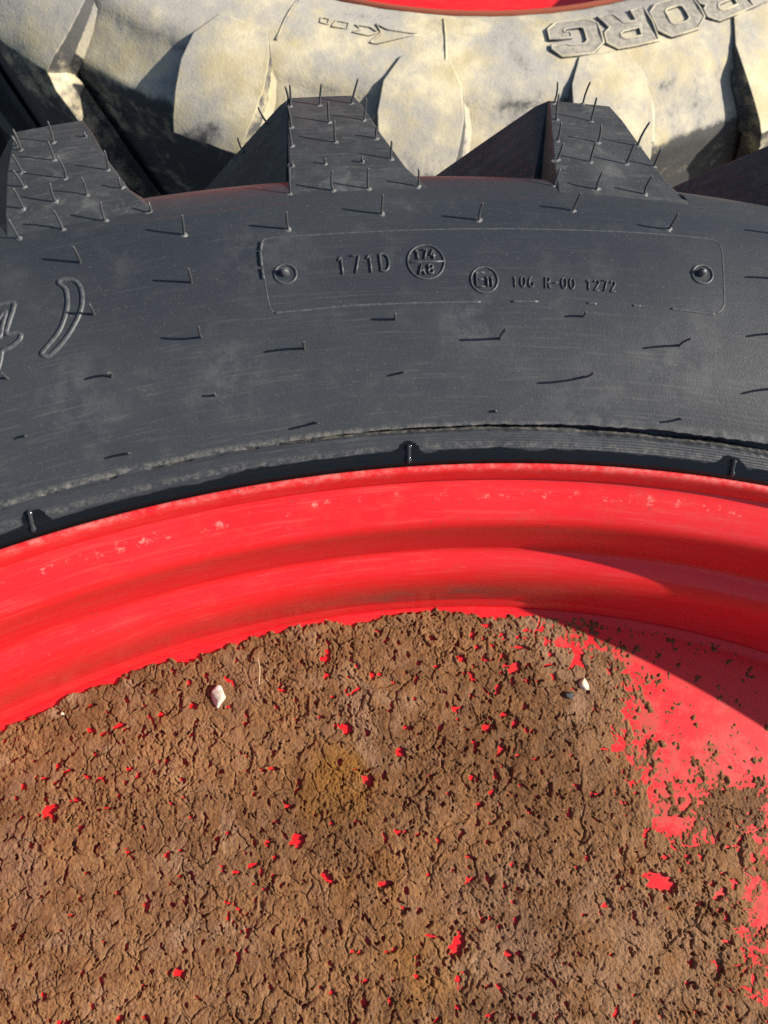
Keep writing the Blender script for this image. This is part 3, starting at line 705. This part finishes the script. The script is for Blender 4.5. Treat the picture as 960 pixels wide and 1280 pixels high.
def far_lug(seed):
    face = [(.5085, .0095, .1, 4.4, .5085, .0060, .0, .0), (.5120, .0124, .0, 4.5, .5120, .0080, .1, .1), (.534, .0100, -1.3, 5.4, .534, .0020, .25, .6), (.556, .0030, -1.5, 5.6, .556, -.0110, .35, .9),
            (.576, -.0075, -1.2, 5.3, .574, -.0250, .35, 1.0), (.592, -.0185, -.9, 4.9, .578, -.0330, .4, 1.0), (.599, -.0270, -.7, 4.6, .580, -.040, .4, 1.0)]
    tread = [(.6025, z, -.7 - (z + .03) * 48, 4.7 - (z + .03) * 48, .584, .5, 1.2) for z in (-.040, -.055, -.075, -.10, -.14, -.19)]
    return lug_mesh('lug', face, tread, 0, -1, .0017, seed)
fl = [far_lug(s) for s in (1, 2, 3, 4, 5)]
for k in range(22):
    o = obj('lug', fl[k % 5], M_dusty, ftyre); o.rotation_euler = (0, 0, R(-3.63 + 360 / 22 * k)); soften(o, .0014, 2, 22)
lowl = []
for me in fl:
    q = me.copy()
    for v in q.vertices: v.co.z = -.39 - v.co.z
    q.flip_normals(); lowl.append(q)
for k in range(22):
    o = obj('lug', lowl[k % 5], M_dusty, ftyre); o.rotation_euler = (0, 0, R(-3.63 + 360 / 22 * (k + .5))); soften(o, .0014, 2, 22)
frp = [(.4528, -.020), (.4522, -.006), (.4510, .0010), (.4490, .0016), (.4465, -.0005), (.4450, -.006), (.4440, -.016), (.438, -.024), (.430, -.034), (.4265, -.05), (.425, -.075), (.418, -.085), (.413, -.11), (.412, -.14), (.411, -.20), (.42, -.33), (.447, -.37), (.452, -.385)]
frim = obj('rim', revolve('rim', spline(frp, .003)[::-1], thetas(60, .5, 2.5)), M_red_far, far); frim.location = (0, 0, FZB)
fdisc = obj('wheel_disc', revolve('wheel_disc', [(.10, -.16), (.10, -.142), (.20, -.14), (.30, -.14), (.40, -.14), (.4135, -.1405)], thetas(60, 1, 3)), M_red_far, far); fdisc.location = (0, 0, FZB)
fhub = obj('hub_plate', revolve('hub_plate', [(.0005, -.15), (.09, -.15), (.101, -.152), (.101, -.17)][::-1], thetas(40, 3, 3)), M_red_far, far); fhub.location = (0, 0, FZB)
# lettering and mould lines on the dusty sidewall (local angle runs the other way round)
def fplace(u, v, h):
    r = .48 + v; t = u / .48; return (r * math.sin(t), r * math.cos(t), far_z(r) + h)
def fpolar(u, v):
    p = at(u, v, FZB + .008); return (math.atan2(-(p.x - FX), -(p.y - FY)), math.hypot(p.x - FX, p.y - FY))
def far_polys(name, polys, width, h, closed=False, label=None):
    out = []
    for pl in polys:
        q = []
        for k in range(len(pl) - 1):
            for f in (0, .25, .5, .75): q.append((pl[k][0] * (1 - f) + pl[k + 1][0] * f, pl[k][1] * (1 - f) + pl[k + 1][1] * f))
        q.append(pl[-1]); out.append([(lambda a: (a[0] * .48, a[1] - .48))(fpolar(*p)) for p in q])
    V, F = ribbons(out, fplace, width, h, closed); o = obj(name, mesh_py(name, V, F), M_dusty, ftyre)
    if label: o['label'] = label
    return o
far_polys('mould_line', [[(555, 21), (556, 55), (557, 92)]], .0016, .0011)
far_polys('mould_line', [[(372, 2), (358, 28), (346, 52)]], .0018, .0010)
far_polys('mould_line', [[(862, -2), (876, 8), (888, 20)]], .0012, .0008)
far_polys('direction_arrow', [[(402, 27), (412, 29), (410, 36), (400, 34), (402, 27)], [(420, 31), (436, 34), (434, 42), (415, 39), (420, 31)], [(444, 36), (462, 39), (472, 46), (460, 50), (440, 46), (450, 42), (444, 36)],
          [(470, 34), (484, 42), (522, 48), (470, 60), (462, 59), (476, 47), (470, 34)]], .0014, .0013, True, 'raised outlined arrow')
LET = {'G': [[(.98, .70), (.98, .80), (.80, 1), (.22, 1), (0, .78), (0, .22), (.22, 0), (.80, 0), (1, .22), (1, .54), (.58, .54), (.58, .36), (.70, .36), (.70, .30), (.64, .25), (.36, .25), (.30, .32), (.30, .68), (.36, .75), (.64, .75), (.70, .70)]],
       'R': [[(0, 0), (0, 1), (.80, 1), (1, .82), (1, .55), (.86, .42), (1, 0), (.68, 0), (.56, .36), (.30, .36), (.30, 0)], [(.30, .58), (.62, .58), (.70, .64), (.70, .74), (.62, .80), (.30, .80)]],
       'O': [[(.22, 0), (.78, 0), (1, .22), (1, .78), (.78, 1), (.22, 1), (0, .78), (0, .22)], [(.37, .25), (.30, .32), (.30, .68), (.37, .75), (.63, .75), (.70, .68), (.70, .32), (.63, .25)]],
       'B': [[(0, 0), (.80, 0), (1, .2), (1, .42), (.9, .5), (1, .6), (1, .82), (.80, 1), (0, 1)], [(.30, .2), (.30, .42), (.66, .42), (.70, .36), (.70, .26), (.64, .2)], [(.30, .6), (.30, .8), (.64, .8), (.70, .74), (.70, .66), (.66, .6)]]}
LW, LH, SL = .0435, .0360, .10
from mathutils.geometry import tessellate_polygon
for i, (ch, ang) in enumerate((('B', 29.4), ('O', 23.9), ('R', 18.5), ('G', 13.0))):
    loops = [[(x - .5 + SL * (y - .5), y) for x, y in lp] for lp in LET[ch]]
    uc = -R(ang) * .48
    mp = lambda x, y: (uc + x * LW, -.0065 + y * LH)
    tri_in = [[Vector((*p, 0)) for p in lp] for lp in loops]; flat = [p for lp in loops for p in lp]
    tris = tessellate_polygon(tri_in)
    V = [fplace(*mp(*p), .0016) for p in flat]; Fc = [tuple(t) for t in tris]
    bm = bmesh.new(); vs = [bm.verts.new(v) for v in V]
    for t in Fc:
        try: bm.faces.new([vs[a] for a in t])
        except ValueError: pass
    bmesh.ops.recalc_face_normals(bm, faces=bm.faces)
    if sum(f.normal.z for f in bm.faces) < 0: bmesh.ops.reverse_faces(bm, faces=bm.faces)
    bmesh.ops.subdivide_edges(bm, edges=bm.edges, cuts=2, use_grid_fill=True)
    me = bpy.data.meshes.new('letter'); bm.to_mesh(me); bm.free()
    lo_ = obj('letter', me, M_letter, ftyre); lo_['label'] = 'worn grey raised letter ' + ch
    P = []
    for lp in loops:
        q = []
        L2 = lp + [lp[0]]
        for k in range(len(lp)):
            for f in (0, .5): q.append(mp(L2[k][0] * (1 - f) + L2[k + 1][0] * f, L2[k][1] * (1 - f) + L2[k + 1][1] * f))
        q.append(q[0]); P.append(q)
    V, F = ribbons(P, fplace, .0024, .0022, True); o = obj('letter_edge', mesh_py('letter_edge', V, F), M_dusty, ftyre)
